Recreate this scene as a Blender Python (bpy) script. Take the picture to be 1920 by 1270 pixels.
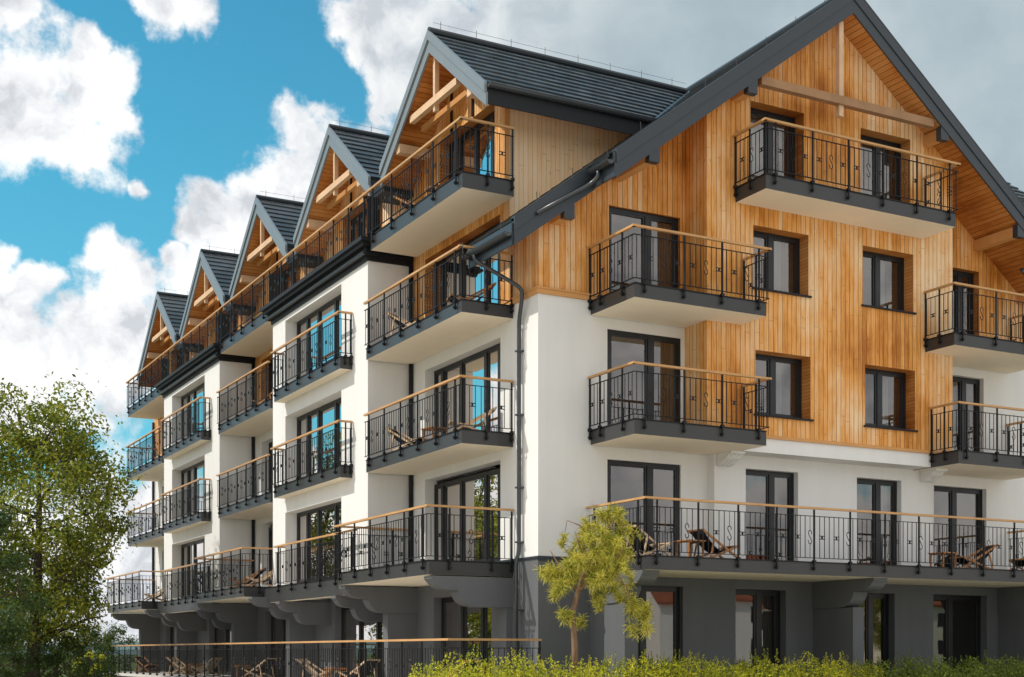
import bpy, bmesh, math, random
from mathutils import Vector, Matrix
random.seed(7)
R = math.radians
for o in list(bpy.data.objects):
    bpy.data.objects.remove(o, do_unlink=True)
S = bpy.context.scene
C = S.collection

# ------------------------------------------------------------------ camera
VX, VY = 0.47217668, 0.88150393          # horizontal view direction
CAM = Vector((-14.2843, -25.4738, 0.0))
FPX, HOR = 2538.98, 1223.0               # focal length and horizon row (1920 px wide photo)
cam_d = bpy.data.cameras.new('camera'); cam = bpy.data.objects.new('camera', cam_d); C.objects.link(cam)
cam.location = CAM
cam.rotation_euler = (R(90), 0, -math.atan2(VX, VY))
cam_d.sensor_width = 36; cam_d.lens = 36*FPX/1920; cam_d.shift_y = (HOR-635)/1920
cam_d.clip_start = 0.1; cam_d.clip_end = 20000
S.camera = cam
S.render.resolution_x = 1024; S.render.resolution_y = 677

def pix_dir(px, py):
    return Vector((VX + (px-960)/FPX*VY, VY - (px-960)/FPX*VX, (HOR-py)/FPX)).normalized()

# ------------------------------------------------------------------ node helper
class NT:
    def __init__(s, tree): s.t = tree; s.n = tree.nodes; s.l = tree.links
    def new(s, typ, **kw):
        nd = s.n.new(typ)
        for k, v in kw.items():
            if k == 'inp':
                for a, b in v.items():
                    if hasattr(b, 'is_output'): s.l.new(b, nd.inputs[a])
                    else: nd.inputs[a].default_value = b
            else: setattr(nd, k, v)
        return nd
    def math(s, op, a, b=None, c=None, clamp=False):
        nd = s.n.new('ShaderNodeMath'); nd.operation = op; nd.use_clamp = clamp
        for i, x in enumerate((a, b, c)):
            if x is None: continue
            if hasattr(x, 'is_output'): s.l.new(x, nd.inputs[i])
            else: nd.inputs[i].default_value = x
        return nd.outputs[0]
    def vmath(s, op, a, b=None, scale=None):
        nd = s.n.new('ShaderNodeVectorMath'); nd.operation = op
        for i, x in enumerate((a, b)):
            if x is None: continue
            if hasattr(x, 'is_output'): s.l.new(x, nd.inputs[i])
            else: nd.inputs[i].default_value = x
        if scale is not None: nd.inputs['Scale'].default_value = scale
        return nd.outputs['Value'] if op in ('DISTANCE', 'DOT_PRODUCT', 'LENGTH') else nd.outputs[0]
    def noise(s, vec, scale, detail=4, rough=.55):
        nd = s.new('ShaderNodeTexNoise', inp={'Vector': vec, 'Scale': scale, 'Detail': detail, 'Roughness': rough})
        return nd
    def mix(s, fac, a, b, mode='MIX'):
        nd = s.n.new('ShaderNodeMix'); nd.data_type = 'RGBA'; nd.blend_type = mode
        for i, x in ((0, fac), (6, a), (7, b)):
            if hasattr(x, 'is_output'): s.l.new(x, nd.inputs[i])
            else: nd.inputs[i].default_value = x if i == 0 else (tuple(x)+(1,) if len(x) == 3 else x)
        return nd.outputs[2]
    def ramp(s, fac, stops, interp='LINEAR'):
        nd = s.n.new('ShaderNodeValToRGB'); cr = nd.color_ramp; cr.interpolation = interp
        while len(cr.elements) < len(stops): cr.elements.new(.5)
        for e, (p, c) in zip(cr.elements, stops):
            e.position = p; e.color = tuple(c)+(1,) if len(c) == 3 else c
        s.l.new(fac, nd.inputs[0]); return nd.outputs[0]
    def smooth(s, x, a, b):
        nd = s.n.new('ShaderNodeMapRange'); nd.interpolation_type = 'SMOOTHSTEP'
        s.l.new(x, nd.inputs[0]); nd.inputs[1].default_value = a; nd.inputs[2].default_value = b
        return nd.outputs[0]

# ------------------------------------------------------------------ world: blue sky with cumulus, grey sheet to the right
SUN = Vector((-0.615, 0.277, 0.738)).normalized()
W = bpy.data.worlds.new('World'); S.world = W; W.use_nodes = True
w = NT(W.node_tree); w.n.clear()
SKY_K = 0.1
sky = w.new('ShaderNodeTexSky', sky_type='NISHITA', sun_disc=False, sun_elevation=math.asin(SUN.z),
            sun_rotation=math.atan2(SUN.x, SUN.y), air_density=1.0, dust_density=0.6, ozone_density=1.4)
tc = w.new('ShaderNodeTexCoord'); D = w.vmath('NORMALIZE', tc.outputs['Generated'])
nz = w.noise(D, 16, 5, .55)
warp = w.vmath('SCALE', w.vmath('SUBTRACT', nz.outputs['Color'], (.5, .5, .5)), scale=.055)
DW = w.vmath('ADD', D, warp)
blobs = [(40,150,115),(150,185,105),(215,130,62),(170,95,45),(40,250,100),(180,275,70),(120,235,90),(262,345,24),(215,235,60),(-40,190,120),
         (320,5,55),(375,35,42),(290,-15,60),(10,20,50),
         (690,60,72),(655,110,36),(735,150,80),(760,70,110),(700,205,26),(820,80,130),(960,120,190),(690,250,22),
         (575,245,48),(600,290,70),(540,330,72),(470,370,66),(410,395,62),(370,440,48),(640,310,80),(470,450,110),(330,500,34),(560,400,120),
         (190,480,52),(232,490,50),(262,525,46),(215,570,80),(160,620,74),(270,620,80),(90,690,90),(190,700,130),(120,640,40),
         (10,470,46),(70,525,46),(20,560,84),(30,640,84),(-30,520,90),(60,760,120),(330,600,90),(400,560,110),(-60,650,120)]
acc = None
for px, py, r in blobs:
    d = w.vmath('DISTANCE', DW, tuple(pix_dir(px, py)))
    m = w.math('MULTIPLY_ADD', d, -1/(r/FPX), 1.0)
    acc = m if acc is None else w.math('SMOOTH_MAX', acc, m, .12)
# the grey sheet: everything to the right of about column 860, and clouds added over the unseen dome as fill light
rightv = pix_dir(1750, 420)
gd = w.math('MULTIPLY_ADD', w.vmath('DISTANCE', DW, tuple(rightv)), -1/(1010/FPX), 1.0)
gd = w.math('MULTIPLY', gd, 3.0)
acc = w.math('SMOOTH_MAX', acc, gd, .12)
big = w.noise(D, 2.6, 6, .6)
front = w.vmath('DOT_PRODUCT', D, (VX, VY, 0.35))
away = w.smooth(front, .80, .55)
fill_clouds = w.math('SUBTRACT', w.math('MULTIPLY', w.math('SUBTRACT', big.outputs[0], .34), 5.0), w.math('MULTIPLY', w.math('SUBTRACT', 1.0, away), 6.0))
acc = w.math('SMOOTH_MAX', acc, fill_clouds, .12)
low = w.math('MULTIPLY_ADD', w.new('ShaderNodeSeparateXYZ', inp={0: D}).outputs[2], -9.0, 1.35)   # thick cloud near the horizon
acc = w.math('SMOOTH_MAX', acc, low, .15)
fb = w.noise(D, 26, 9, .62)
dens = w.math('ADD', acc, w.math('MULTIPLY', w.math('SUBTRACT', fb.outputs[0], .5), 1.9))
mask = w.smooth(dens, .0, .50)
# cloud tone: light on the side towards the sun
n1 = w.noise(DW, 11, 7, .56); n2 = w.noise(w.vmath('ADD', DW, tuple(SUN*.020)), 11, 7, .56)
lit = w.math('MULTIPLY_ADD', w.math('SUBTRACT', n1.outputs[0], n2.outputs[0]), 5.0, .60, clamp=True)
thick = w.smooth(dens, .25, 1.15)
lit = w.math('SUBTRACT', lit, w.math('MULTIPLY', thick, .16))
ccol = w.ramp(lit, [(0, (.62, .65, .69)), (.33, (.82, .84, .87)), (.64, (.98, .98, .98)), (1, (1.1, 1.1, 1.08))])
gm = w.smooth(w.vmath('DISTANCE', DW, tuple(pix_dir(1700, 330))), .45, .16)
gcol = w.ramp(w.noise(DW, 5, 7, .55).outputs[0], [(.28, (.27, .36, .41)), (.5, (.39, .48, .53)), (.72, (.56, .64, .67))])
ccol = w.mix(gm, ccol, gcol)
skc = w.mix(1.0, sky.outputs[0], (.33, 1.38, 1.36), 'MULTIPLY')
skc = w.vmath('MAXIMUM', skc, (.60, 3.1, 5.0))
hz = w.smooth(w.new('ShaderNodeSeparateXYZ', inp={0: D}).outputs[2], .48, .08)
skc = w.mix(w.math('MULTIPLY', hz, .45), skc, (2.2, 5.2, 6.9))
ccol = w.vmath('SCALE', ccol, scale=1/SKY_K)
fin = w.mix(mask, skc, ccol)
bg = w.new('ShaderNodeBackground', inp={'Color': fin, 'Strength': SKY_K})
wo = w.new('ShaderNodeOutputWorld', inp={'Surface': bg.outputs[0]})
W.cycles.sampling_method = 'MANUAL'; W.cycles.sample_map_resolution = 1024

# ------------------------------------------------------------------ sun
sd = bpy.data.lights.new('sun', 'SUN'); sd.energy = 3.3; sd.angle = R(.5); sd.color = (1, .94, .85)
so = bpy.data.objects.new('sun', sd); C.objects.link(so); so.rotation_euler = SUN.to_track_quat('Z', 'Y').to_euler(); so.location = (-20, 10, 40)
S.view_settings.view_transform = 'Standard'; S.view_settings.look = 'None'; S.view_settings.exposure = 0.08; S.view_settings.gamma = 1

# ------------------------------------------------------------------ materials
def material(name):
    m = bpy.data.materials.new(name); m.use_nodes = True
    t = NT(m.node_tree); t.n.clear()
    out = t.new('ShaderNodeOutputMaterial')
    return m, t, out
def bsdf(t, out, col, rough=.6, spec=.3, bump=None, metal=0, strength=.3, dist=.01):
    b = t.new('ShaderNodeBsdfPrincipled')
    for k, v in (('Base Color', col), ('Roughness', rough), ('Specular IOR Level', spec), ('Metallic', metal)):
        if hasattr(v, 'is_output'): t.l.new(v, b.inputs[k])
        else: b.inputs[k].default_value = (tuple(v)+(1,)) if isinstance(v, (tuple, list)) and len(v) == 3 else v
    if bump is not None:
        bp = t.new('ShaderNodeBump', inp={'Height': bump, 'Strength': strength, 'Distance': dist})
        t.l.new(bp.outputs[0], b.inputs['Normal'])
    t.l.new(b.outputs[0], out.inputs[0]); return b
def obj_coord(t): return t.new('ShaderNodeTexCoord').outputs['Object']

def mat_plain(name, col, rough=.6, spec=.3, var=.12, scale=3.0, fine=60, metal=0, bump=.15):
    m, t, out = material(name); co = obj_coord(t)
    n = t.noise(co, scale, 5, .6); f = t.noise(co, fine, 3, .6)
    k = t.math('MULTIPLY_ADD', t.math('SUBTRACT', n.outputs[0], .5), var*2, 1.0)
    k = t.math('MULTIPLY_ADD', t.math('SUBTRACT', f.outputs[0], .5), var*.6, k)
    c = t.vmath('SCALE', tuple(col)); t.l.new(k, c.node.inputs['Scale'])
    rr = t.math('MULTIPLY_ADD', t.math('SUBTRACT', n.outputs[0], .5), .25, rough)
    bsdf(t, out, c, rr, spec, f.outputs[0], metal, bump, .004); return m

def mat_plaster(name, col, streak=.10):
    m, t, out = material(name); co = obj_coord(t)
    mp = t.new('ShaderNodeMapping', inp={'Vector': co, 'Scale': (1.6, 1.6, .22)})
    st = t.noise(mp.outputs[0], 1.6, 6, .6); bl = t.noise(co, .45, 4, .5); gr = t.noise(co, 90, 2, .5)
    k = t.math('MULTIPLY_ADD', t.math('SUBTRACT', st.outputs[0], .5), -streak*1.6, 1.0)
    k = t.math('MULTIPLY_ADD', t.math('SUBTRACT', bl.outputs[0], .5), -streak*1.2, k)
    k = t.math('MULTIPLY_ADD', t.math('SUBTRACT', gr.outputs[0], .5), streak*.5, k)
    c = t.vmath('SCALE', tuple(col)); t.l.new(k, c.node.inputs['Scale'])
    bsdf(t, out, c, .92, .15, gr.outputs[0], 0, .25, .004); return m

def mat_wood(name, mode, dark=(.44, .14, .016), mid=(.77, .345, .082), pale=(.90, .65, .40), bw=.135, contrast=1.12, balance=0.0, groove=.86):
    """vertical boards; mode 'xy' numbers boards along x+y, 'z' along height (soffit boards)"""
    m, t, out = material(name); co = obj_coord(t)
    sp = t.new('ShaderNodeSeparateXYZ', inp={0: co})
    u = t.math('ADD', sp.outputs[0], sp.outputs[1]) if mode == 'xy' else t.math('MULTIPLY', sp.outputs[2], 1.6)
    a = t.math('DIVIDE', u, bw); idx = t.math('FLOOR', a); fr = t.math('FRACT', a)
    wn = t.new('ShaderNodeTexWhiteNoise', noise_dimensions='1D', inp={'W': idx})
    # grain: stretched along the board, shifted per board
    if mode == 'xy':
        g = t.new('ShaderNodeCombineXYZ', inp={0: t.math('MULTIPLY', u, 9.0), 1: t.math('MULTIPLY', idx, 3.7), 2: t.math('MULTIPLY', sp.outputs[2], .55)})
    else:
        g = t.new('ShaderNodeCombineXYZ', inp={0: t.math('MULTIPLY', u, 9.0), 1: t.math('MULTIPLY', idx, 3.7), 2: t.math('MULTIPLY', t.math('ADD', sp.outputs[0], sp.outputs[1]), .55)})
    gn = t.noise(g.outputs[0], 3.2, 6, .65)
    mp = t.new('ShaderNodeMapping', inp={'Vector': co, 'Scale': (.42, .42, .30)})
    bl = t.noise(mp.outputs[0], 1.3, 5, .55)
    v = t.math('MULTIPLY_ADD', t.math('SUBTRACT', wn.outputs[0], .5), .25*contrast, .5+balance)
    v = t.math('MULTIPLY_ADD', t.math('SUBTRACT', gn.outputs[0], .5), .85*contrast, v)
    v = t.math('MULTIPLY_ADD', t.math('SUBTRACT', bl.outputs[0], .5), 1.7*contrast, v)
    col = t.ramp(v, [(.10, dark), (.46, mid), (.90, pale)])
    # knots
    kv = t.new('ShaderNodeCombineXYZ', inp={0: t.math('MULTIPLY', a, 1.0), 1: t.math('MULTIPLY', idx, 7.3), 2: t.math('MULTIPLY', sp.outputs[2], 2.2)})
    vo = t.new('ShaderNodeTexVoronoi', inp={'Vector': kv.outputs[0], 'Scale': .8})
    kn = t.smooth(vo.outputs['Distance'], .10, .03)
    col = t.mix(t.math('MULTIPLY', kn, .55), col, (.16, .055, .015))
    edge = t.math('ABSOLUTE', t.math('SUBTRACT', fr, .5))
    gro = t.smooth(edge, .425, .488)
    zz = sp.outputs[2] if mode == 'xy' else t.math('ADD', sp.outputs[0], sp.outputs[1])
    bj = t.math('FRACT', t.math('ADD', t.math('DIVIDE', zz, 3.1), wn.outputs[0]))
    bj = t.smooth(t.math('ABSOLUTE', t.math('SUBTRACT', bj, .5)), .4965, .4985)
    col = t.mix(t.math('MULTIPLY', bj, .32), col, (.10, .035, .010))
    col = t.mix(t.math('MULTIPLY', gro, groove), col, (.085, .026, .006))
    h = t.math('SUBTRACT', t.math('MULTIPLY', gn.outputs[0], .15), gro)
    bsdf(t, out, col, .55, .25, h, 0, .6, .008); return m

def mat_glass(name, base=.20):
    m, t, out = material(name)
    lw = t.new('ShaderNodeLayerWeight', inp={'Blend': .32})
    co = obj_coord(t)
    wv = t.noise(co, 1.1, 2, .5)
    bp = t.new('ShaderNodeBump', inp={'Height': wv.outputs[0], 'Strength': .007, 'Distance': .05})
    gl = t.new('ShaderNodeBsdfGlossy', inp={'Color': (.80, .76, .73, 1), 'Roughness': .01, 'Normal': bp.outputs[0]})
    tr = t.new('ShaderNodeBsdfTransparent', inp={'Color': (.50, .55, .56, 1)})
    fac = t.math('MULTIPLY_ADD', lw.outputs['Fresnel'], .75, base, clamp=True)
    mx = t.new('ShaderNodeMixShader', inp={0: fac, 1: tr.outputs[0], 2: gl.outputs[0]})
    t.l.new(mx.outputs[0], out.inputs[0]); return m

def mat_leaf(name, cols, trans=.35, rough=.5, nsc=.9):
    m, t, out = material(name)
    ge = t.new('ShaderNodeNewGeometry'); co = obj_coord(t)
    n = t.noise(co, nsc, 3, .5)
    v = t.math('MULTIPLY_ADD', t.math('SUBTRACT', n.outputs[0], .5), 1.5, ge.outputs['Random Per Island'])
    c = t.ramp(v, [(i/(len(cols)-1), k) for i, k in enumerate(cols)])
    b = t.new('ShaderNodeBsdfPrincipled', inp={'Base Color': c, 'Roughness': rough, 'Specular IOR Level': .25})
    tl = t.new('ShaderNodeBsdfTranslucent', inp={'Color': t.mix(.5, c, (.30, .34, .03))})
    mx = t.new('ShaderNodeMixShader', inp={0: trans, 1: b.outputs[0], 2: tl.outputs[0]})
    t.l.new(mx.outputs[0], out.inputs[0]); return m

def mat_bark(name, a, b_):
    m, t, out = material(name); co = obj_coord(t)
    mp = t.new('ShaderNodeMapping', inp={'Vector': co, 'Scale': (9, 9, 1.6)})
    n = t.noise(mp.outputs[0], 2.5, 6, .65)
    bsdf(t, out, t.ramp(n.outputs[0], [(.3, a), (.7, b_)]), .9, .1, n.outputs[0], 0, .9, .03); return m

def mat_tile():
    m, t, out = material('roof_tile'); ge = t.new('ShaderNodeNewGeometry'); co = obj_coord(t)
    n = t.noise(co, 1.4, 5, .6)
    v = t.math('MULTIPLY_ADD', t.math('SUBTRACT', n.outputs[0], .5), .6, ge.outputs['Random Per Island'])
    c = t.ramp(v, [(0, (.042, .048, .053)), (1, (.088, .096, .102))])
    bsdf(t, out, c, .42, .45, t.noise(co, 70, 2, .5).outputs[0], 0, .12, .004); return m

M = {
 'white': mat_plaster('white_plaster', (.78, .765, .745), .10),
 'grey': mat_plaster('grey_plaster', (.135, .140, .148), .16),
 'cream': mat_plaster('cream_plaster', (.88, .78, .63), .06),
 'wood': mat_wood('timber_cladding', 'xy'),
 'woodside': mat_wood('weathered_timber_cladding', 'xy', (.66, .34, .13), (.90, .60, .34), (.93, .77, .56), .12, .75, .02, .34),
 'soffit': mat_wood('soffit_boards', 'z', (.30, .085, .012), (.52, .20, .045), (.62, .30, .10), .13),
 'trim': mat_plain('timber_trim', (.62, .31, .11), .55, .25, .18, 2.5, 30),
 'beam': mat_plain('timber_beam', (.68, .46, .29), .7, .2, .32, 1.8, 26, 0, .5),
 'rail': mat_plain('handrail_timber', (.54, .30, .125), .45, .3, .3, 1.6, 22),
 'iron': mat_plain('black_iron', (.009, .009, .010), .5, .3, .15, 4, 60),
 'slab': mat_plain('grey_slab_cladding', (.042, .042, .043), .40, .45, .22, 1.2, 40),
 'sunlitmetal': mat_plain('sunlit_roof_edge_metal', (.20, .225, .245), .42, .5, .10, .8, 30),  # roof edge metal with the side gables' sunlight put into its colour
 'metal': mat_plain('roof_edge_metal', (.034, .043, .052), .36, .45, .10, .8, 30),
 'gutter': mat_plain('gutter_metal', (.055, .06, .066), .3, .6, .1, 1.2, 30, .3),
 'cornice': mat_plain('cornice_paint', (.018, .019, .022), .6, .25, .15, 1.2, 30),
 'frame': mat_plain('window_frame', (.012, .013, .015), .35, .45, .1, 2, 30),
 'oldbeam': mat_plain('weathered_beam', (.36, .205, .11), .7, .2, .32, 1.8, 26, 0, .5),
 'tile': mat_tile(),
 'glass': mat_glass('glazing'),
 'curtain': mat_plain('curtain_fabric', (.62, .62, .60), .9, .1, .06, 3, 40),
 'blind': mat_plain('brown_curtain_fabric', (.20, .155, .12), .9, .1, .1, 3, 40),
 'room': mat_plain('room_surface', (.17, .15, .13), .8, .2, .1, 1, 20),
 'floor': mat_plain('balcony_floor', (.52, .49, .44), .7, .2, .1, 2, 30),
 'chairwood': mat_plain('deck_chair_wood', (.46, .22, .09), .5, .3, .25, 5, 40),
 'palewood': mat_plain('pale_deck_chair_wood', (.66, .47, .30), .5, .3, .2, 5, 40),
 'canvas': mat_plain('dark_canvas', (.028, .028, .032), .85, .15, .2, 6, 90),
 'ecru': mat_plain('ecru_canvas', (.55, .45, .33), .85, .15, .15, 6, 90),
 'ground': mat_plain('lawn_ground', (.075, .105, .030), .95, .1, .4, .12, 6),
 'bounce_paving': mat_plain('pale_bounce_paving', (.60, .55, .47), .85, .2, .15, .3, 14),
 'concrete': mat_plain('terrace_concrete', (.55, .53, .50), .85, .2, .12, .8, 30),
 'redroof': mat_plain('red_roof', (.30, .10, .055), .8, .2, .25, 1, 20),
 'hill': mat_plain('distant_woodland', (.10, .15, .15), .95, .05, .4, .02, .2),
}

# ------------------------------------------------------------------ mesh collector
class MB:
    def __init__(s): s.v = []; s.f = []; s.m = []
    def face(s, pts, m=0):
        i = len(s.v); s.v += [tuple(p) for p in pts]; s.f.append(tuple(range(i, i+len(pts)))); s.m.append(m)
    def hexa(s, c, m=0, pick=None):
        """c: 8 corners, bottom ring 0-3 and top ring 4-7; pick(normal) may choose the material"""
        i = len(s.v); s.v += [tuple(p) for p in c]
        for q in ((3, 2, 1, 0), (4, 5, 6, 7), (0, 1, 5, 4), (1, 2, 6, 5), (2, 3, 7, 6), (3, 0, 4, 7)):
            s.f.append(tuple(i+k for k in q))
            if pick:
                a, b, d = (Vector(c[k]) for k in (q[0], q[1], q[3])); n = (b-a).cross(d-a)
                s.m.append(pick(n.normalized() if n.length else Vector((0, 0, 1))))
            else: s.m.append(m)
    def box(s, x0, x1, y0, y1, z0, z1, m=0, pick=None):
        x0, x1 = sorted((x0, x1)); y0, y1 = sorted((y0, y1)); z0, z1 = sorted((z0, z1))
        s.hexa([(x0,y0,z0),(x1,y0,z0),(x1,y1,z0),(x0,y1,z0),(x0,y0,z1),(x1,y0,z1),(x1,y1,z1),(x0,y1,z1)], m, pick)
    def bar(s, p, q, w_, h, m=0, up=(0, 0, 1)):
        p, q = Vector(p), Vector(q); d = (q-p).normalized(); up = Vector(up)
        sd_ = d.cross(up)
        if sd_.length < 1e-4: sd_ = d.cross(Vector((1, 0, 0)))
        sd_.normalize(); u = sd_.cross(d).normalized(); a = sd_*w_/2; b = u*h/2
        s.hexa([p-a-b, p+a-b, q+a-b, q-a-b, p-a+b, p+a+b, q+a+b, q-a+b], m)
    def prism(s, poly, axis, a, b, m=0, pick=None):
        """poly in the two other axes (x: y,z / y: x,z / z: x,y)"""
        def P(u, v, t): return (t, u, v) if axis == 'x' else ((u, t, v) if axis == 'y' else (u, v, t))
        n = len(poly); i = len(s.v)
        s.v += [P(u, v, a) for u, v in poly]+[P(u, v, b) for u, v in poly]
        fs = [tuple(i+k for k in range(n-1, -1, -1)), tuple(i+n+k for k in range(n))]
        fs += [(i+k, i+(k+1) % n, i+n+(k+1) % n, i+n+k) for k in range(n)]
        ctr = sum((Vector(x) for x in s.v[i:]), Vector())/(2*n)
        for f in fs:
            pts = [Vector(s.v[k]) for k in f]; nn = Vector()
            for k in range(len(pts)): nn += pts[k].cross(pts[(k+1) % len(pts)])
            nn.normalize(); fc = sum(pts, Vector())/len(pts)
            if nn.dot(fc-ctr) < 0: f = tuple(reversed(f)); nn = -nn
            s.f.append(f); s.m.append(pick(nn) if pick else m)
    def tube(s, pts, r, n=8, m=0, caps=True):
        pts = [Vector(p) for p in pts]; rs = r if isinstance(r, (list, tuple)) else [r]*len(pts)
        i = len(s.v); prev = None
        for k, p in enumerate(pts):
            d = (pts[min(k+1, len(pts)-1)]-pts[max(k-1, 0)])
            d = d.normalized() if d.length > 1e-6 else Vector((0, 0, 1))
            a = prev if prev is not None else (Vector((0, 0, 1)) if abs(d.z) < .9 else Vector((1, 0, 0)))
            a = (a-d*a.dot(d)); a = a.normalized() if a.length > 1e-5 else d.orthogonal().normalized(); b = d.cross(a); prev = a
            for j in range(n):
                t = 2*math.pi*j/n; s.v.append(tuple(p+(a*math.cos(t)+b*math.sin(t))*rs[k]))
        for k in range(len(pts)-1):
            for j in range(n):
                a0 = i+k*n+j; a1 = i+k*n+(j+1) % n
                s.f.append((a0, a1, a1+n, a0+n)); s.m.append(m)
        if caps:
            s.f.append(tuple(i+j for j in range(n-1, -1, -1))); s.m.append(m)
            s.f.append(tuple(i+(len(pts)-1)*n+j for j in range(n))); s.m.append(m)
    def build(s, name, mats, parent=None, smooth=False, local=False):
        me = bpy.data.meshes.new(name); me.from_pydata(s.v, [], s.f)
        if not isinstance(mats, (list, tuple)): mats = [mats]
        for mt in mats: me.materials.append(mt)
        if len(mats) > 1: me.polygons.foreach_set('material_index', s.m)
        if smooth: me.polygons.foreach_set('use_smooth', [True]*len(me.polygons))
        me.update()
        o = bpy.data.objects.new(name, me); C.objects.link(o)
        if parent is not None:
            o.parent = parent
            if not local and parent.type == 'EMPTY': o.matrix_parent_inverse = Matrix.Translation(parent.location).inverted()
        return o

def tag(o, label=None, cat=None, group=None, kind=None):
    for k, v in (('label', label), ('category', cat), ('group', group), ('kind', kind)):
        if v: o[k] = v
    return o
def empty(name, loc, rz=0):
    o = bpy.data.objects.new(name, None); C.objects.link(o); o.location = loc; o.rotation_euler = (0, 0, rz); o.empty_display_size = .3; return o
def copy_tree(o, parent=None):
    c = o.copy(); C.objects.link(c)
    if parent is not None: c.parent = parent
    for ch in list(o.children): copy_tree(ch, c)
    return c

# ------------------------------------------------------------------ setting: ground
GZ = -1.55
g = MB(); g.face([(-3000,-3000,GZ),(3000,-3000,GZ),(3000,3000,GZ),(-3000,3000,GZ)]); tag(g.build('ground', M['ground']), kind='structure')
g = MB(); g.face([(-60,-70,GZ+.004),(70,-70,GZ+.004),(70,-4.2,GZ+.004),(-60,-4.2,GZ+.004)]); g.face([(-16,-4.2,GZ+.004),(-2.43,-4.2,GZ+.004),(-2.43,60,GZ+.004),(-16,60,GZ+.004)]); tag(g.build('bounce_pavement', M['bounce_paving']), kind='structure')  # strip along the side facade is added to bounce light onto the soffits
g = MB()
rnd = random.Random(3)
prevh = None; N = 60
ring = []
for k in range(N+1):
    a = R(-75) + R(150)*k/N          # around the +Y-ish horizon
    dirv = Vector((math.sin(a), math.cos(a)))
    hgt = .45*(14+9*math.sin(k*.37)+6*math.sin(k*.93+1)+3*rnd.random())
    ring.append((dirv, hgt))
for (d0, h0), (d1, h1) in zip(ring[:-1], ring[1:]):
    def P(d, r, z): return (d.x*r, d.y*r, z)
    g.face([P(d0, 900, GZ), P(d1, 900, GZ), P(d1, 1000, GZ+h1*.8), P(d0, 1000, GZ+h0*.8)])
    g.face([P(d0, 1000, GZ+h0*.8), P(d1, 1000, GZ+h1*.8), P(d1, 1250, GZ+h1), P(d0, 1250, GZ+h0)])
    g.face([P(d0, 1250, GZ+h0), P(d1, 1250, GZ+h1), P(d1, 1700, GZ), P(d0, 1700, GZ)])
tag(g.build('hills', M['hill'], smooth=True), kind='structure')

# ------------------------------------------------------------------ the apartment building
B = empty('apartment_building', (7.5, 17.0, GZ))
tag(B, 'large white and timber apartment building with steep gables and iron balconies', 'building')
Z1, Z2, Z3, Z4, Z0 = 1.97, 4.86, 7.70, 10.48, -0.85      # floor levels
XR, XE, YE = 7.56, 15.12, 34.6                            # ridge, right wall, far end wall
PITCH = .75
def zsoff(x): return 14.89-PITCH*abs(x-XR)                # underside of the front gable roof
GY = [3.66+6.65*k for k in range(5)]                      # ridges of the five side gables
def zg(y, yc): return 14.22-.78*abs(y-yc)                 # underside of a side gable

def wall(mb, ori, pl, u0, u1, zb, ztop, ops=(), m=0, mrev=0, kinks=()):
    """a wall skin with openings (u0,u1,z0,z1,depth) and their reveals; ori F faces -Y, L faces -X"""
    P = (lambda u, d, z: (u, pl+d, z)) if ori == 'F' else (lambda u, d, z: (pl+d, u, z))
    zt = ztop if callable(ztop) else (lambda u: ztop)
    es = sorted({u0, u1, *[k for k in kinks if u0 < k < u1], *[o[0] for o in ops], *[o[1] for o in ops]})
    for a, b in zip(es[:-1], es[1:]):
        if b-a < 1e-5: continue
        mid = (a+b)/2; z = zb
        for o in sorted([o for o in ops if o[0] <= mid <= o[1]], key=lambda o: o[2]):
            if o[2] > z+1e-4: mb.face([P(a, 0, z), P(b, 0, z), P(b, 0, o[2]), P(a, 0, o[2])], m)
            z = o[3]
        mb.face([P(a, 0, z), P(b, 0, z), P(b, 0, zt(b)), P(a, 0, zt(a))], m)
    for a, b, c, e, d in ops:
        mb.face([P(a, 0, c), P(a, 0, e), P(a, d, e), P(a, d, c)], mrev)
        mb.face([P(b, 0, c), P(b, 0, e), P(b, d, e), P(b, d, c)], mrev)
        mb.face([P(a, 0, e), P(b, 0, e), P(b, d, e), P(a, d, e)], mrev)
        mb.face([P(a, 0, c), P(b, 0, c), P(b, d, c), P(a, d, c)], mrev)

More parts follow.
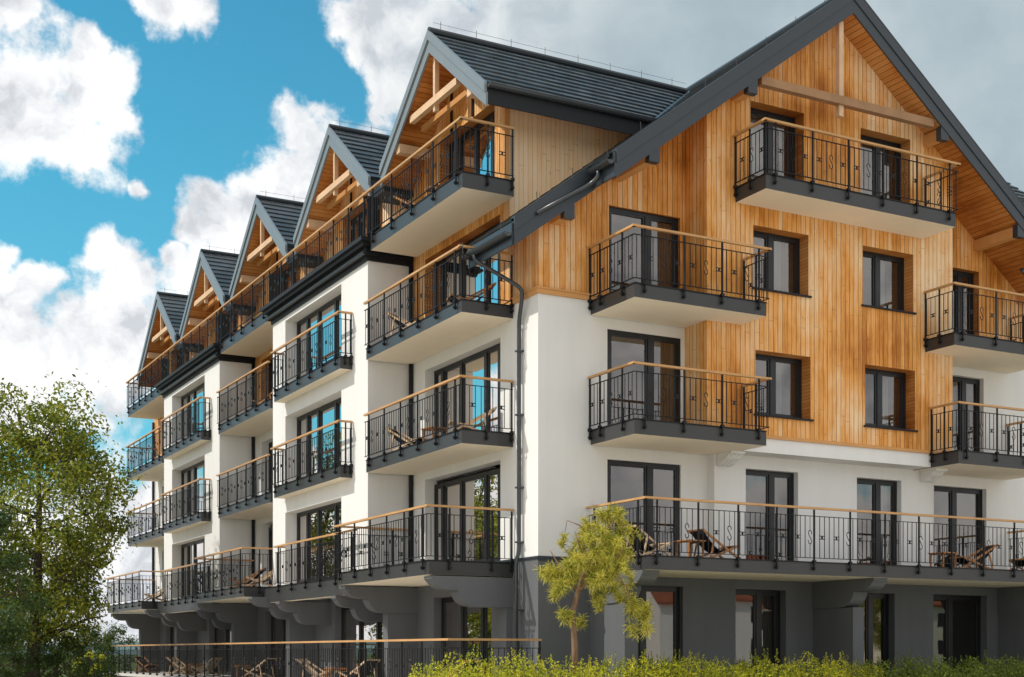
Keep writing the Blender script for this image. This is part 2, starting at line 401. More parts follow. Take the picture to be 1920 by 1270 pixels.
def glazed(kind, ori, pl, u0, u1, z0, z1, mull, inset, curtains=(), blinds=(), sill=False, room=2.2, depth_room=True, open_leaf=None, tint='curtain'):
    P = (lambda u, d, z: (u, pl+d, z)) if ori == 'F' else (lambda u, d, z: (pl+d, u, z))
    def bx(mb, a, b, d0, d1, c, e, m=0):
        pa, pb = P(a, d0, c), P(b, d1, e); mb.box(pa[0], pb[0], pa[1], pb[1], c, e, m)
    f = MB(); fw = .075; i0, i1 = inset-.045, inset+.045
    bx(f, u0, u0+fw, i0, i1, z0, z1); bx(f, u1-fw, u1, i0, i1, z0, z1)
    bx(f, u0+fw, u1-fw, i0, i1, z1-fw, z1); bx(f, u0+fw, u1-fw, i0, i1, z0, z0+fw)
    xs = [u0+fw]+[u0+(u1-u0)*t for t in mull]+[u1-fw]
    for t in mull:
        c = u0+(u1-u0)*t; bx(f, c-.065, c+.065, i0-.01, i1, z0+fw, z1-fw)
    gl = MB()
    for k, (a, b) in enumerate(zip(xs[:-1], xs[1:])):
        a2 = a+(.065 if k else 0); b2 = b-(.065 if k < len(xs)-2 else 0)
        sw = .05
        bx(f, a2, a2+sw, i0+.012, i1-.01, z0+fw, z1-fw); bx(f, b2-sw, b2, i0+.012, i1-.01, z0+fw, z1-fw)
        bx(f, a2+sw, b2-sw, i0+.012, i1-.01, z1-fw-sw, z1-fw); bx(f, a2+sw, b2-sw, i0+.012, i1-.01, z0+fw, z0+fw+sw)
        ua, ub = a2+sw, b2-sw
        jt = [random.uniform(-.006, .006) for _ in range(3)]
        gl.face([P(ua, inset+jt[0], z0+fw+sw), P(ub, inset+jt[1], z0+fw+sw), P(ub, inset+jt[1]+jt[2], z1-fw-sw), P(ua, inset+jt[0]+jt[2], z1-fw-sw)])
    fo = f.build(kind, M['frame'], B)
    gl.build('pane', M['glass'], fo)
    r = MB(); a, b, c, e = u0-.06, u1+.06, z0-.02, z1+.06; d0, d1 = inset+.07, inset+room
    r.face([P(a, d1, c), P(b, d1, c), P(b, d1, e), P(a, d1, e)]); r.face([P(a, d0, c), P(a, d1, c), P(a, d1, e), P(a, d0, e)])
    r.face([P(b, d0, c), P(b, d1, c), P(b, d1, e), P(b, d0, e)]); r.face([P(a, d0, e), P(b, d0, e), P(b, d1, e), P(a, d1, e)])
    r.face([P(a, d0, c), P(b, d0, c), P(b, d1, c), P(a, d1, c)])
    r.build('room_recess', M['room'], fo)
    for lst, mt in ((curtains, 'curtain'), (blinds, 'blind')):
        for ca, cb in lst:
            cm = MB(); n = max(6, int((cb-ca)*(u1-u0)/.035)); ph = random.random()*6
            pts = []
            for k in range(n+1):
                uu = u0+.06+(u1-u0-.12)*(ca+(cb-ca)*k/n); dd = inset+.20+.028*math.sin(k*1.25+ph)+.012*math.sin(k*.5+ph*2)
                pts.append((uu, dd))
            for (ua, da), (ub, db) in zip(pts[:-1], pts[1:]):
                cm.face([P(ua, da, z0+.03), P(ub, db, z0+.03), P(ub, db, z1-.03), P(ua, da, z1-.03)])
            cm.build('curtain', M[mt], fo, smooth=True)
    if sill:
        sm = MB(); bx(sm, u0-.05, u1+.06, -.05, inset-.05, z0-.045, z0-.004); sm.build('window_sill', M['cornice'], fo)
    return fo

def scroll(mb, p, u, z):
    """S scroll centred at p (x,y), in the direction u"""
    up = [(.046*math.cos(R(t)), .092+.056*math.sin(R(t))) for t in range(-25, 231, 32)]
    path = up+[(-x, -y) for x, y in reversed(up)]
    mb.tube([(p[0]+u[0]*a, p[1]+u[1]*a, z+b) for a, b in path], .0105, 4, caps=False)
    for sg in (1, -1):
        mb.tube([(p[0]+u[0]*.0, p[1]+u[1]*.0, z+sg*.145), (p[0], p[1], z+sg*.46)], .0078, 4, caps=False)

def hjoint(mb, p, q, u, z):
    m_ = ((p[0]+q[0])/2, (p[1]+q[1])/2)
    for sg in (-1, 1):
        mb.bar((p[0]-u[0]*.012, p[1]-u[1]*.012, z+sg*.034), (q[0]+u[0]*.012, q[1]+u[1]*.012, z+sg*.034), .014, .016)
    mb.bar((m_[0]-u[0]*.02, m_[1]-u[1]*.02, z), (m_[0]+u[0]*.02, m_[1]+u[1]*.02, z), .016, .05)

def railing(parent, path, z, hr=1.15, foot=.24, ends=(False, False), seed=0):
    """iron railing with timber handrail along path [(x,y)..]; posts are fixed to the outer face of the slab"""
    rl = MB(); hd = MB()
    for si, (p, q) in enumerate(zip(path[:-1], path[1:])):
        p, q = Vector(p), Vector(q); L = (q-p).length; u = (q-p)/L; nrm = Vector((u.y, -u.x))
        n = max(1, round(L/1.07))
        first = si == 0; last = si == len(path)-2
        posts = [L*(k+.5)/n for k in range(n)]
        if L > 2.2: posts = [.28+(L-.56)*k/max(1, round((L-.56)/1.07)) for k in range(max(1, round((L-.56)/1.07))+1)]
        if first and ends[0] and L <= 2.2: posts = [.03]+posts
        if last and ends[1] and L <= 2.2: posts = posts+[L-.03]
        for t in posts:
            c = p+u*t
            rl.box(c.x-.016, c.x+.016, c.y-.016, c.y+.016, z-foot, z+hr-.02)
            rl.box(c.x-.036, c.x+.036, c.y-.036, c.y+.036, z-.03, z+.035)
            rl.tube([(c.x-nrm.x*.05, c.y-nrm.y*.05, z-foot+.05), (c.x+nrm.x*.035, c.y+nrm.y*.035, z-foot+.05)], .03, 8)
        for zz, hh in ((z+hr-.165, .014), (z+.085, .014)):
            rl.bar((p.x, p.y, zz), (q.x, q.y, zz), .032, hh)
        nb = max(3, round(L/.138)); step = L/nb; skip = set()
        k = 0
        pos = [(p+u*(step*(i+.5))) for i in range(nb)]
        off = (nb % 8)//2
        for i, c in enumerate(pos):
            j = (i-off) % 8
            if j == 4 and 0 < i < nb-1:
                scroll(rl, (c.x, c.y), (u.x, u.y), z+.54)
            else:
                rl.box(c.x-.0065, c.x+.0065, c.y-.0065, c.y+.0065, z+.08, z+hr-.16)
            if j in (1, 6) and i < nb-1:
                hjoint(rl, (c.x, c.y), (pos[i+1].x, pos[i+1].y), (u.x, u.y), z+.54)
        ex = .045
        a = p-u*(ex if not first else .0); b = q+u*(ex if not last else .0)
        hd.bar((a.x, a.y, z+hr+.012), (b.x, b.y, z+hr+.012), .075, .046)
    ro = rl.build('railing', M['iron'], parent); hd.build('handrail', M['rail'], parent)
    return ro

def pick_slab(n): return 1 if n.z < -.5 else (2 if n.z > .5 else 0)
def balcony(x0, x1, y0, y1, zt, th, path, hr=1.15, ends=(False, False), foot=None):
    s = MB(); s.box(x0, x1, y0, y1, zt-th, zt, pick=pick_slab)
    s.box(x0-.018, x1, y0-.018, y1+.0, zt+.002, zt+.028, 3)
    o = s.build('balcony', [M['slab'], M['cream'], M['floor'], M['iron']], B)
    railing(o, path, zt+.02, hr, foot if foot else th*.72, ends)
    return o

# ---- front wall (faces -Y), plane y = 0, and the projecting timber bay, plane y = YB
XB0, XB1, YB = 3.84, 11.38, -.86
dh = 2.31
fd = [(1.76, 3.74, Z1, Z1+dh, .14), (1.76, 3.74, Z2, Z2+dh, .10)]
rd = [(11.62, 13.5, Z1, Z1+dh, .22), (12.22, 13.40, Z2, Z2+dh, .22)]
mb = MB()
wall(mb, 'F', 0, 0, 3.84+.02, 2.08, 7.78, fd, 0, 0)
wall(mb, 'F', 0, 3.86, 4.52, 2.08, 4.60, (), 0, 0)
wall(mb, 'F', 0, XB1-.02, XE, 2.08, 7.78, rd, 0, 0)
# first-floor wall below the bay, a little forward
od1 = [(5.40, 6.96, Z1, Z1+dh, .24), (8.80, 10.26, Z1, Z1+dh, .24)]
wall(mb, 'F', -.25, 4.50, 11.30, 2.08, 4.60, od1, 0, 0)
mb.face([(4.5, -.25, 2.08), (4.5, 0, 2.08), (4.5, 0, 4.6), (4.5, -.25, 4.6)]); mb.face([(11.3, -.25, 2.08), (11.3, 0, 2.08), (11.3, 0, 4.6), (11.3, -.25, 4.6)])
# white band and soffit carrying the bay
mb.box(XB0+.01, XB1-.01, YB+.02, -.02, 4.575, 4.915)
# right wall, far end wall
mb.face([(XE, 0, 2.08), (XE, YE, 2.08), (XE, YE, 9.2), (XE, 0, 9.2)])
mb.face([(0, YE, 2.08), (XE, YE, 2.08), (XE, YE, 9.0), (XR, YE, 14.2), (0, YE, 10.48)])
mb.build('plaster_wall', M['white'], B)

# bay corbels
for cx in (4.56, 10.88):
    c = MB()
    prof = [(-.26, 4.565), (-.80, 4.565), (-.80, 4.52), (-.70, 4.49), (-.62, 4.42), (-.50, 4.38), (-.42, 4.32), (-.26, 4.28)]
    c.prism(prof, 'x', cx, cx+.40)
    for k in range(3): c.tube([(cx+.10+.1*k, -.72, 4.50), (cx+.06+.1*k, -.55, 4.40), (cx+.03+.1*k, -.36, 4.28)], .022, 6)
    c.build('corbel', M['white'], B)

# ---- timber walls of the front
mb = MB()
fo3 = [(1.80, 3.72, Z3, Z3+2.22, .16)]
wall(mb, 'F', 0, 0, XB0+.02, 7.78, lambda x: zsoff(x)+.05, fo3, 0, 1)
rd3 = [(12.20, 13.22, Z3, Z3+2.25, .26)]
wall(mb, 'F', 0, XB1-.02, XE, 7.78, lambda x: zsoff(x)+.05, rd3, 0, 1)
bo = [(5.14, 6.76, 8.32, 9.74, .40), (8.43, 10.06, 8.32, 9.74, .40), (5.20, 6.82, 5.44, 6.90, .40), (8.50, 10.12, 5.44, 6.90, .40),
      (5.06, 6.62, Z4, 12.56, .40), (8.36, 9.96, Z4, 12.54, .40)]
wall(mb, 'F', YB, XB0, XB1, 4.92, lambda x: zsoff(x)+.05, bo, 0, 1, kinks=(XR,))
for xx in (XB0, XB1):
    mb.face([(xx, YB, 4.92), (xx, 0, 4.92), (xx, 0, zsoff(xx)+.05), (xx, YB, zsoff(xx)+.05)])
# left face of the corner, x = 0
wall(mb, 'L', 0, 0, 1.58, 7.78, 9.25)
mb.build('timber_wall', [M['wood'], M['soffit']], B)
tr = MB()
tr.box(-.05, XB0, -.05, 0, 7.74, 7.84); tr.box(-.07, XB0, -.07, 0, 7.84, 7.875)
tr.box(-.05, 0, 0, 1.7, 7.74, 7.84); tr.box(-.07, 0, 0, 1.7, 7.84, 7.875)
tr.box(XB1, XE+.05, -.05, 0, 7.74, 7.84)
tr.box(XB0-.012, XB1+.012, YB-.022, YB+.01, 4.90, 4.975)
tr.build('timber_trim', M['trim'], B)

# ---- grey base
base_ops = [(1.76, 3.80, Z0, 1.50, .22), (5.30, 6.80, Z0, 1.48, .30), (8.88, 10.28, Z0, 1.47, .30), (11.60, 13.52, Z0, 1.48, .30)]
mb = MB(); wall(mb, 'F', 0, 0, XE, GZ, 2.03, base_ops, 0, 0)
GD = []   # ground doors on the side
for s_, e_ in ((2.2, 5.35), (8.45, 12.3), (15.6, 18.9), (21.9, 25.8), (29.1, 32.6)): GD.append((s_, e_, Z0, 1.36, .30))
wall(mb, 'L', 0, 0, YE, GZ, 2.03, GD, 0, 0)
mb.face([(XE, 0, GZ), (XE, YE, GZ), (XE, YE, 2.08), (XE, 0, 2.08)]); mb.face([(0, YE, GZ), (XE, YE, GZ), (XE, YE, 2.08), (0, YE, 2.08)])
mb.build('base_wall', M['grey'], B)
bm_ = MB()
bm_.box(-.035, XE, -.035, 0, 2.03, 2.075); bm_.box(-.02, XE, -.02, 0, 1.98, 2.03)
bm_.box(-.035, 0, 0, YE, 2.03, 2.075)
bm_.build('base_moulding', M['metal'], B)

# ---- side facade: recesses in plane x = 0, bays in plane x = XF
XF = -1.22
bays = [(6.70, 14.35), (20.12, 27.85)]
recs = [(0.0, 6.70), (14.35, 20.12), (27.85, 34.60)]
wht = MB(); tim = MB()
rdoor = [(1.75, 5.87), (15.30, 19.30), (29.3, 33.2)]
for (y0, y1), (d0, d1) in zip(recs, rdoor):
    wall(wht, 'L', 0, y0, y1, 2.075, 7.78, [(d0, d1, z, z+dh-.02, .34) for z in (Z1, Z2) for z in [max(z, 2.076)]], 0, 0)
    lo = 1.58 if y0 == 0 else y0
    wall(tim, 'L', 0, lo, y1, 7.78, 10.44, [(d0, d1, 7.781, 7.70+2.25, .34)], 0, 1)
for y0, y1 in bays:
    wo_ = [(y0+1.87, y0+6.48, z, z+2.14, .44) for z in (2.0, Z2, Z3)]
    wall(wht, 'L', XF, y0, y1, 1.60, 10.1, wo_, 0, 0)
    for yy in (y0, y1): wht.face([(XF, yy, 1.6), (0, yy, 1.6), (0, yy, 10.1), (XF, yy, 10.1)])
    wht.face([(XF, y0, 1.6), (0, y0, 1.6), (0, y1, 1.6), (XF, y1, 1.6)]); wht.face([(XF, y0, 10.1), (0, y0, 10.1), (0, y1, 10.1), (XF, y1, 10.1)])
wht.build('plaster_wall', M['white'], B)
# top storey gable walls
def zmax(y): return max(zg(y, c) for c in GY)
kk = sorted(GY+[c+3.325 for c in GY[:-1]])
tops = []
for c in GY: tops += [(c-1.62, c+1.35, Z4, 12.62, .34)]
wall(tim, 'L', 0, 1.55, YE-.4, 10.44, lambda y: max(zmax(y)+.05, 11.95), tops, 0, 1, kinks=kk)
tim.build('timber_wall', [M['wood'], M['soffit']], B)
sw = MB()
xr = lambda z: XR-(15.36-z)/PITCH
sw.face([(0, 1.55, 9.2), (.02, 1.55, 9.2), (3.75, 1.55, 12.60), (0, 1.55, 12.60)])
sw.build('timber_wall', M['woodside'], B); sw = MB()
sw.face([(0, YE-.4, 10.4), (XE, YE-.4, 10.4), (XE, YE-.4, 10.9), (0, YE-.4, 11.6)])
sw.build('timber_wall', M['woodside'], B)
# small trim board at the corner of the dormer wall
cb = MB(); cb.box(-.02, .10, 1.51, 1.56, 9.35, 12.55); cb.build('corner_board', M['trim'], B)

# cornices over the bays
for y0, y1 in bays:
    c = MB()
    for zz0, zz1, o in ((9.98, 10.10, .05), (10.10, 10.17, .14), (10.17, 10.30, .10), (10.30, 10.40, .22), (10.40, 10.50, .30)):
        c.box(XF-o, -.0, y0-o, y1+o, zz0, zz1)
    c.tube([(XF-.15, y0-.13, 10.135), (XF-.15, y1+.13, 10.135)], .045, 8, 1)
    c.build('cornice', [M['cornice'], M['metal']], B)

# ---- corbels and fins carrying the first-floor balconies
def ogee(top, out):
    p = [(0, top), (out, top), (out, top-.06)]
    for k in range(1, 8):
        t = k/7*math.pi/2; p.append((out-.06-(out*.21)*(1-math.cos(t)), top-.08-.22*math.sin(t)))
    o2 = out*.72-.08; p += [(o2, top-.30), (o2, top-.35)]
    for k in range(1, 8):
        t = k/7*math.pi/2; p.append((o2-.03-(out*.19)*(1-math.cos(t)), top-.36-.29*math.sin(t)))
    p += [(out*.44, top-.66), (0, top-.66)]
    return p
for y, fin in ((1.14, False), (6.30, True), (13.95, True), (19.75, True), (27.45, True), (33.6, True)):
    c = MB(); pr = [(-a, z) for a, z in ogee(1.655, 2.0)]
    c.prism(pr, 'y', y, y+.40); co_ = c.build('corbel', M['grey'], B)
    f = MB()
    if fin: f.box(-.82, 0, y+.03, y+.37, GZ, .995)
    else: f.box(-.16, 0, y+.03, y+.37, GZ, .995)
    f.build('pillar', M['grey'], B)
for y in (8.0, 12.6, 21.4, 26.2):
    c = MB(); pr = [(-a, z) for a, z in ogee(1.475, 1.6)]
    c.prism(pr, 'y', y, y+.34); c.build('corbel', M['grey'], B)
for x in (1.28, 7.60, 13.90):
    c = MB(); c.prism([(-a, z) for a, z in ogee(1.705, 2.12)], 'x', x, x+.42); c.build('corbel', M['grey'], B)
    f = MB(); f.box(x+.03, x+.36, -1.40, 0, GZ, 1.045); f.build('pillar', M['grey'], B)

# ---- glazing, front
def fdoor(x0, x1, z0, z1, pl, inset, **k): return glazed('balcony_door', 'F', pl, x0, x1, z0, z1, k.pop('mull', [.56]), inset, **k)
fdoor(1.76, 3.74, Z1, Z1+dh, 0, .09, curtains=[(.0, .12)], mull=[.58])
fdoor(1.76, 3.74, Z2, Z2+dh, 0, .06, curtains=[(.60, .70)], blinds=[(.72, 1)], mull=[.58])
fdoor(1.80, 3.72, Z3, Z3+2.22, 0, .12, curtains=[(.60, .70)], blinds=[(.72, 1)], mull=[.56])
fdoor(5.40, 6.96, Z1, Z1+dh, -.25, .20, blinds=[(.55, 1)])
fdoor(8.80, 10.26, Z1, Z1+dh, -.25, .20, blinds=[(.0, .4)], curtains=[(.7, 1)])
fdoor(11.62, 13.5, Z1, Z1+dh, 0, .18, blinds=[(.02, .2)], mull=[.45])
fdoor(12.22, 13.40, Z2, Z2+dh, 0, .18, curtains=[(0, .5)], mull=[.5])
fdoor(12.20, 13.22, Z3, Z3+2.25, 0, .22, curtains=[(.0, .3)], mull=[.5])
for x0, x1, z0, z1 in ((5.14, 6.76, 8.32, 9.74), (8.43, 10.06, 8.32, 9.74), (5.20, 6.82, 5.44, 6.90), (8.50, 10.12, 5.44, 6.90)):
    glazed('window', 'F', YB, x0, x1, z0, z1, [.46], .36, curtains=[(.52, .78)], blinds=[(.79, 1)], sill=True)
fdoor(5.06, 6.62, Z4, 12.56, YB, .36, curtains=[(0, .5)], blinds=[(.55, 1)], mull=[.52])
fdoor(8.36, 9.96, Z4, 12.54, YB, .36, curtains=[(.0, .35)], blinds=[(.55, 1)], mull=[.52])
fdoor(1.76, 3.80, Z0, 1.50, 0, .18, mull=[.5])
fdoor(5.30, 6.80, Z0, 1.48, 0, .26, blinds=[(.75, 1)])
fdoor(8.88, 10.28, Z0, 1.47, 0, .26, blinds=[(.8, 1)])
fdoor(11.60, 13.52, Z0, 1.48, 0, .26, mull=[.42])
# ---- glazing, side
def sdoor(y0, y1, z0, z1, pl, inset, **k): return glazed('balcony_door', 'L', pl, y0, y1, z0, z1, k.pop('mull', [.25, .56, .84]), inset, **k)
for d0, d1 in rdoor:
    for z in (Z1, Z2, Z3):
        sdoor(d0, d1, max(z, 2.08) if z == Z1 else (7.79 if z == Z3 else z), z+(2.25 if z == Z3 else dh-.02), 0, .30, mull=[.13, .30, .62, .88], curtains=[(.63, .78)], blinds=[(.64, .98)] if z != Z1 else [(.86, 1)])
for y0, y1 in bays:
    for z in (2.0, Z2, Z3): sdoor(y0+1.87, y0+6.48, z, z+2.14, XF, .40, mull=[.30, .60, .80], curtains=[(.58, .80)], blinds=[(.82, .99)])
for c in GY: sdoor(c-1.62, c+1.35, Z4, 12.62, 0, .30, mull=[.2, .5, .8], curtains=[(.02, .2), (.8, .98)])
for a, b, c0, c1, d in GD: sdoor(a, b, c0, c1, 0, .26, mull=[.28, .62], curtains=[(.75, .9)], blinds=[(.9, 1)])

# ---- balconies, front
def fpath(x0, x1, yf, yw0, yw1, o=.045): return [(x0-o, yw0-.02), (x0-o, yf-o), (x1+o, yf-o), (x1+o, yw1-.02)]
balcony(1.32, 4.79, -1.76, -.02, Z3, .28, fpath(1.32, 4.79, -1.76, 0, YB), 1.16, (True, True))
balcony(1.32, 4.79, -1.76, -.02, Z2, .30, fpath(1.32, 4.79, -1.76, 0, YB), 1.14, (True, True))
balcony(4.64, 10.36, -1.93, YB-.005, Z4, .31, fpath(4.64, 10.36, -1.93, YB, YB), 1.15, (True, True))
balcony(10.46, 14.30, -1.80, -.02, Z3-.03, .28, fpath(10.46, 14.30, -1.80, YB, 0), 1.15, (True, True))
balcony(10.66, 14.20, -1.74, -.02, Z2-.0, .30, fpath(10.66, 14.20, -1.74, YB, 0), 1.13, (True, True))
balcony(1.28, 14.25, -2.26, -.03, Z1, .27, fpath(1.28, 14.25, -2.26, 0, 0), 1.17, (True, True))
# ---- balconies, side
def spath(ya, yb, xf, near=True, far=True, o=.045):
    p = []
    if near: p.append((-.03, ya-o))
    p += [(xf-o, ya-o if near else ya), (xf-o, yb+o if far else yb)]
    if far: p.append((-.03, yb+o))
    return p
XS = -1.28
for z, th in ((Z2, .29), (Z3, .26)):
    balcony(XS, -.004, 1.14, 6.66, z, th, spath(1.14, 6.66, XS, True, False), 1.13, (True, False))
    balcony(XS, -.004, 14.42, 20.05, z, th, spath(14.42, 20.05, XS, False, False), 1.13)
    balcony(XS, -.004, 27.92, 33.95, z, th, spath(27.92, 33.95, XS, False, True), 1.13, (False, True))
balcony(XS, -.004, 1.10, 6.36, Z4, .33, [(-.03, 1.055), (XS-.045, 1.055), (XS-.045, 6.40)], 1.13, (True, False))
balcony(XS, -.004, 14.68, 19.80, Z4, .33, [(XS-.045, 14.66), (XS-.045, 19.82)], 1.13)
balcony(XS, -.004, 28.18, 33.95, Z4, .33, [(XS-.045, 28.16), (XS-.045, 33.995), (-.03, 33.995)], 1.13, (False, True))
for y0, y1 in bays:     # roof terraces over the bays
    s = MB(); s.box(XF-.1, -.01, y0-.1, y1+.1, 10.504, 10.53); o = s.build('balcony', M['floor'], B)
    railing(o, [(XS-.045, y0-.28), (XS-.045, y1+.28)], 10.50, 1.13, .06)
for z in (Z2, Z3):
    for y0, y1 in bays:
        balcony(-1.56, XF-.004, y0+1.08, y0+6.50, z, .30, [(XF-.02, y0+1.035), (-1.605, y0+1.035), (-1.605, y0+6.545), (XF-.02, y0+6.545)], 1.13, (True, True))
X1 = -2.06
balcony(X1, -.004, 1.14, 6.62, Z1, .29, spath(1.14, 6.62, X1, True, True), 1.16, (True, True))
balcony(X1, -.004, 14.55, 19.95, Z1, .29, spath(14.55, 19.95, X1, True, True), 1.16, (True, True))
balcony(X1, -.004, 28.0, 34.3, Z1, .29, spath(28.0, 34.3, X1, True, True), 1.16, (True, True))
for y0, y1 in bays:
    a, b = y0+.02, y1-.06
    balcony(-1.50, XF-.004, a, b, Z1-.04, .44, [(-1.545, a), (-1.545, b-1.15), (XF-.02, b-1.15)], 1.15, foot=.2)
for y in (6.52, 14.50, 19.98, 28.02):    # privacy panels between the top terraces
    p = MB(); p.box(XS-.02, XS+.30, y-.025, y+.025, 10.52, 11.56); p.build('partition', M['cornice'], B)

# ---- ground terrace
t = MB(); t.box(-2.42, 0, -.42, 33.8, Z0-.10, Z0, 0); t2 = MB(); t2.box(-2.30, 0, -.30, 33.7, GZ, Z0-.10); t2.build('terrace_base', M['grey'], B); to = t.build('terrace', M['concrete'], B)
railing(to, [(-2.27, 33.5), (-2.27, -.3), (-.10, -.3)], Z0, 1.10, .02, (True, True))

# ---- roofs
MET, SOF = 0, 1
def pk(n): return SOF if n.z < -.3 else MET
TH = .46
def slope_body(mb, xa, xb, y0, y1):
    mb.prism([(xa, zsoff(xa)), (xb, zsoff(xb)), (xb, zsoff(xb)+TH), (xa, zsoff(xa)+TH)], 'y', y0, y1, pick=pk)
body = MB()
slope_body(body, 1.03, XR, -1.46, -.60); slope_body(body, XR, 14.09, -1.46, -.60)
slope_body(body, .03, XR, -.60, 1.50); slope_body(body, -.93, .03, -.60, 1.46)
slope_body(body, 3.60, XR, 1.60, 7.6); slope_body(body, XR, 16.05, -.60, 7.6)
SG = .45
def gable_body(mb, yc, ylo, yhi, x0, x1):
    for a, b in ((ylo, yc), (yc, yhi)):
        mb.prism([(a, zg(a, yc)), (b, zg(b, yc)), (b, zg(b, yc)+SG-.06), (a, zg(a, yc)+SG-.06)], 'x', x0, x1, pick=pk)
spans = []
for i, c in enumerate(GY):
    lo = .73 if i == 0 else c-2.93
    hi = c+2.95 if i < 4 else c+3.5
    spans.append((lo, hi)); gable_body(body, c, lo, hi, -.86, 7.2 if i == 0 else 7.6)
body.prism([(7.5, 14.6), (16.0, 8.6), (16.0, 8.2), (7.5, 14.2)], 'y', 7.6, YE+.4, pick=pk)
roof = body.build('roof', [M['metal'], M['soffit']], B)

def tiles(name, O, A, Sd, Nn, length, a0f, a1f, course=.36, tw=.42):
    mb = MB(); O, A, Sd, Nn = Vector(O), Vector(A), Vector(Sd).normalized(), Vector(Nn).normalized()
    n = int(math.ceil(length/course))
    for i in range(n):
        s0, s1 = i*course, min((i+1)*course, length)
        a0, a1 = a0f(s0), a1f(s1)
        if a1-a0 < .05: continue
        k = max(1, round((a1-a0)/tw)); wd = (a1-a0)/k; sh = .5*wd if i % 2 else 0
        edges = [a0]+[a0+wd*j+sh for j in range(1, k)]+[a1]
        for e0, e1 in zip(edges[:-1], edges[1:]):
            if e1-e0 < .04: continue
            j = random.uniform(-.004, .004); e1 -= .006
            p = [O+A*e0+Sd*s0+Nn*.004, O+A*e1+Sd*s0+Nn*.004, O+A*e1+Sd*(s1+.012)+Nn*(.045+j), O+A*e0+Sd*(s1+.012)+Nn*(.045-j)]
            mb.face(p); mb.face([p[3], p[2], O+A*e1+Sd*(s1+.012), O+A*e0+Sd*(s1+.012)])
    return mb.build(name, M['tile'], roof)
# side gables: slopes towards -Y and +Y
cs = 1/math.hypot(1, .78)
for i, c in enumerate(GY):
    zr = 14.22+SG-.05
    for sg in (-1, 1):
        lo, hi = spans[i]; half = (c-lo) if sg < 0 else (hi-c)
        Sd = (0, sg, -.78); L = half/cs
        if i == 0 and sg < 0:
            def a1f(s, c=c): y = c-s*cs; z = zr-.78*(c-y); return min(7.0, XR-(15.42-z)/PITCH+.10)
        else:
            a1f = lambda s: 7.55
        tiles('roof_tiles', (0, c, zr), (1, 0, 0), Sd, (0, sg*.78, 1), L, lambda s: -.885, a1f)
# front roof slopes
cm = 1/math.hypot(1, PITCH); zr = 14.89+TH+.02
Lm = (XR+.93)/cm
def y0L(s): x = XR-s*cm; return -1.42 if x > 1.12 else -.56
def y1L(s): x = XR-s*cm; return 7.5 if x > 6.7 else (1.60+max(0, (x-3.5)/3.1*2.1) if x > .1 else 1.44)
tiles('roof_tiles', (XR, 0, zr), (0, 1, 0), (-1, 0, -PITCH), (-PITCH, 0, 1), Lm, y0L, y1L)
tiles('roof_tiles', (XR, 0, zr), (0, 1, 0), (1, 0, -PITCH), (PITCH, 0, 1), Lm, lambda s: -1.42 if XR+s*cm < 14.0 else -.56, lambda s: 7.5)
# right-hand cross gable that shows past the front verge
rg = MB()
for a, b in ((1.0, 3.66), (3.66, 6.9)):
    rg.prism([(a, zg(a, 3.66)), (b, zg(b, 3.66)), (b, zg(b, 3.66)+.38), (a, zg(a, 3.66)+.38)], 'x', 8.5, 16.9, pick=pk)
rg.build('roof', [M['metal'], M['soffit']], B)
tiles('roof_tiles', (0, 3.66, 14.22+.40), (1, 0, 0), (0, -1, -.78), (0, -.78, 1), 2.66/cs, lambda s: 8.5, lambda s: 16.9)
rw = MB(); rw.face([(11, 1.9, 9), (15.1, 1.9, 9), (15.1, 1.9, 12.8), (11, 1.9, 12.8)]); rw.build('plaster_wall', M['white'], B)

# fascias (front verge)
f = MB()
def fascia_F(mb, xa, xb, y, z0, z1, t=.04, m=0):
    za, zb_ = zsoff(xa), zsoff(xb)
    mb.prism([(xa, za+z0), (xb, zb_+z0), (xb, zb_+z1), (xa, za+z1)], 'y', y-t, y, m)
for xa, xb in ((1.03, XR), (XR, 14.09)):
    fascia_F(f, xa, xb, -1.46, -.05, .28); fascia_F(f, xa, xb, -1.475, .26, .53, .05)
    mb_ = MB()
for xa, xb in ((-.93, 1.05), (14.07, 16.05)):
    fascia_F(f, xa, xb, -.60, -.05, .28); fascia_F(f, xa, xb, -.615, .26, .53, .05)
# continuing lower fascia under the upper verge (closes the step)
for xa, xb in ((.99, 1.03), (14.09, 14.13)):
    f.prism([(xa, zsoff(1.03)-.03), (xb, zsoff(1.03)-.03), (xb, zsoff(1.03)+.48), (xa, zsoff(1.03)+.48)], 'y', -1.50, -.64)
# verge cap on the roof surface
for xa, xb, ya, yb in ((1.03, XR, -1.53, -1.36), (XR, 14.09, -1.53, -1.36), (-.93, 1.03, -.67, -.50), (14.09, 16.05, -.67, -.50)):
    f.prism([(xa, zsoff(xa)+.53), (xb, zsoff(xb)+.53), (xb, zsoff(xb)+.565), (xa, zsoff(xa)+.565)], 'y', ya, yb)
# eave boards
f.box(-.97, -.93, -.60, 1.45, zsoff(-.93)-.03, zsoff(-.93)+.42); f.box(16.05, 16.09, -.6, 7.5, zsoff(16.05)-.03, zsoff(16.05)+.42)
f.build('fascia', M['metal'], B)
fl = MB()
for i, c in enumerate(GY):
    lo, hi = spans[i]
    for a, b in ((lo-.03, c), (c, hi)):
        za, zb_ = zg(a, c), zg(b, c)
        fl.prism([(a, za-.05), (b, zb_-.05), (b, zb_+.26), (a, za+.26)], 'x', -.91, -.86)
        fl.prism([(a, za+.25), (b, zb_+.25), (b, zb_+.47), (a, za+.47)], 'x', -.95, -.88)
fl.build('fascia', M['sunlitmetal'], B)
fl = MB(); fl.box(-.86, 3.6, .70, .73, zg(.73, 3.66)-.02, zg(.73, 3.66)+.34); fl.build('fascia', M['cornice'], B)
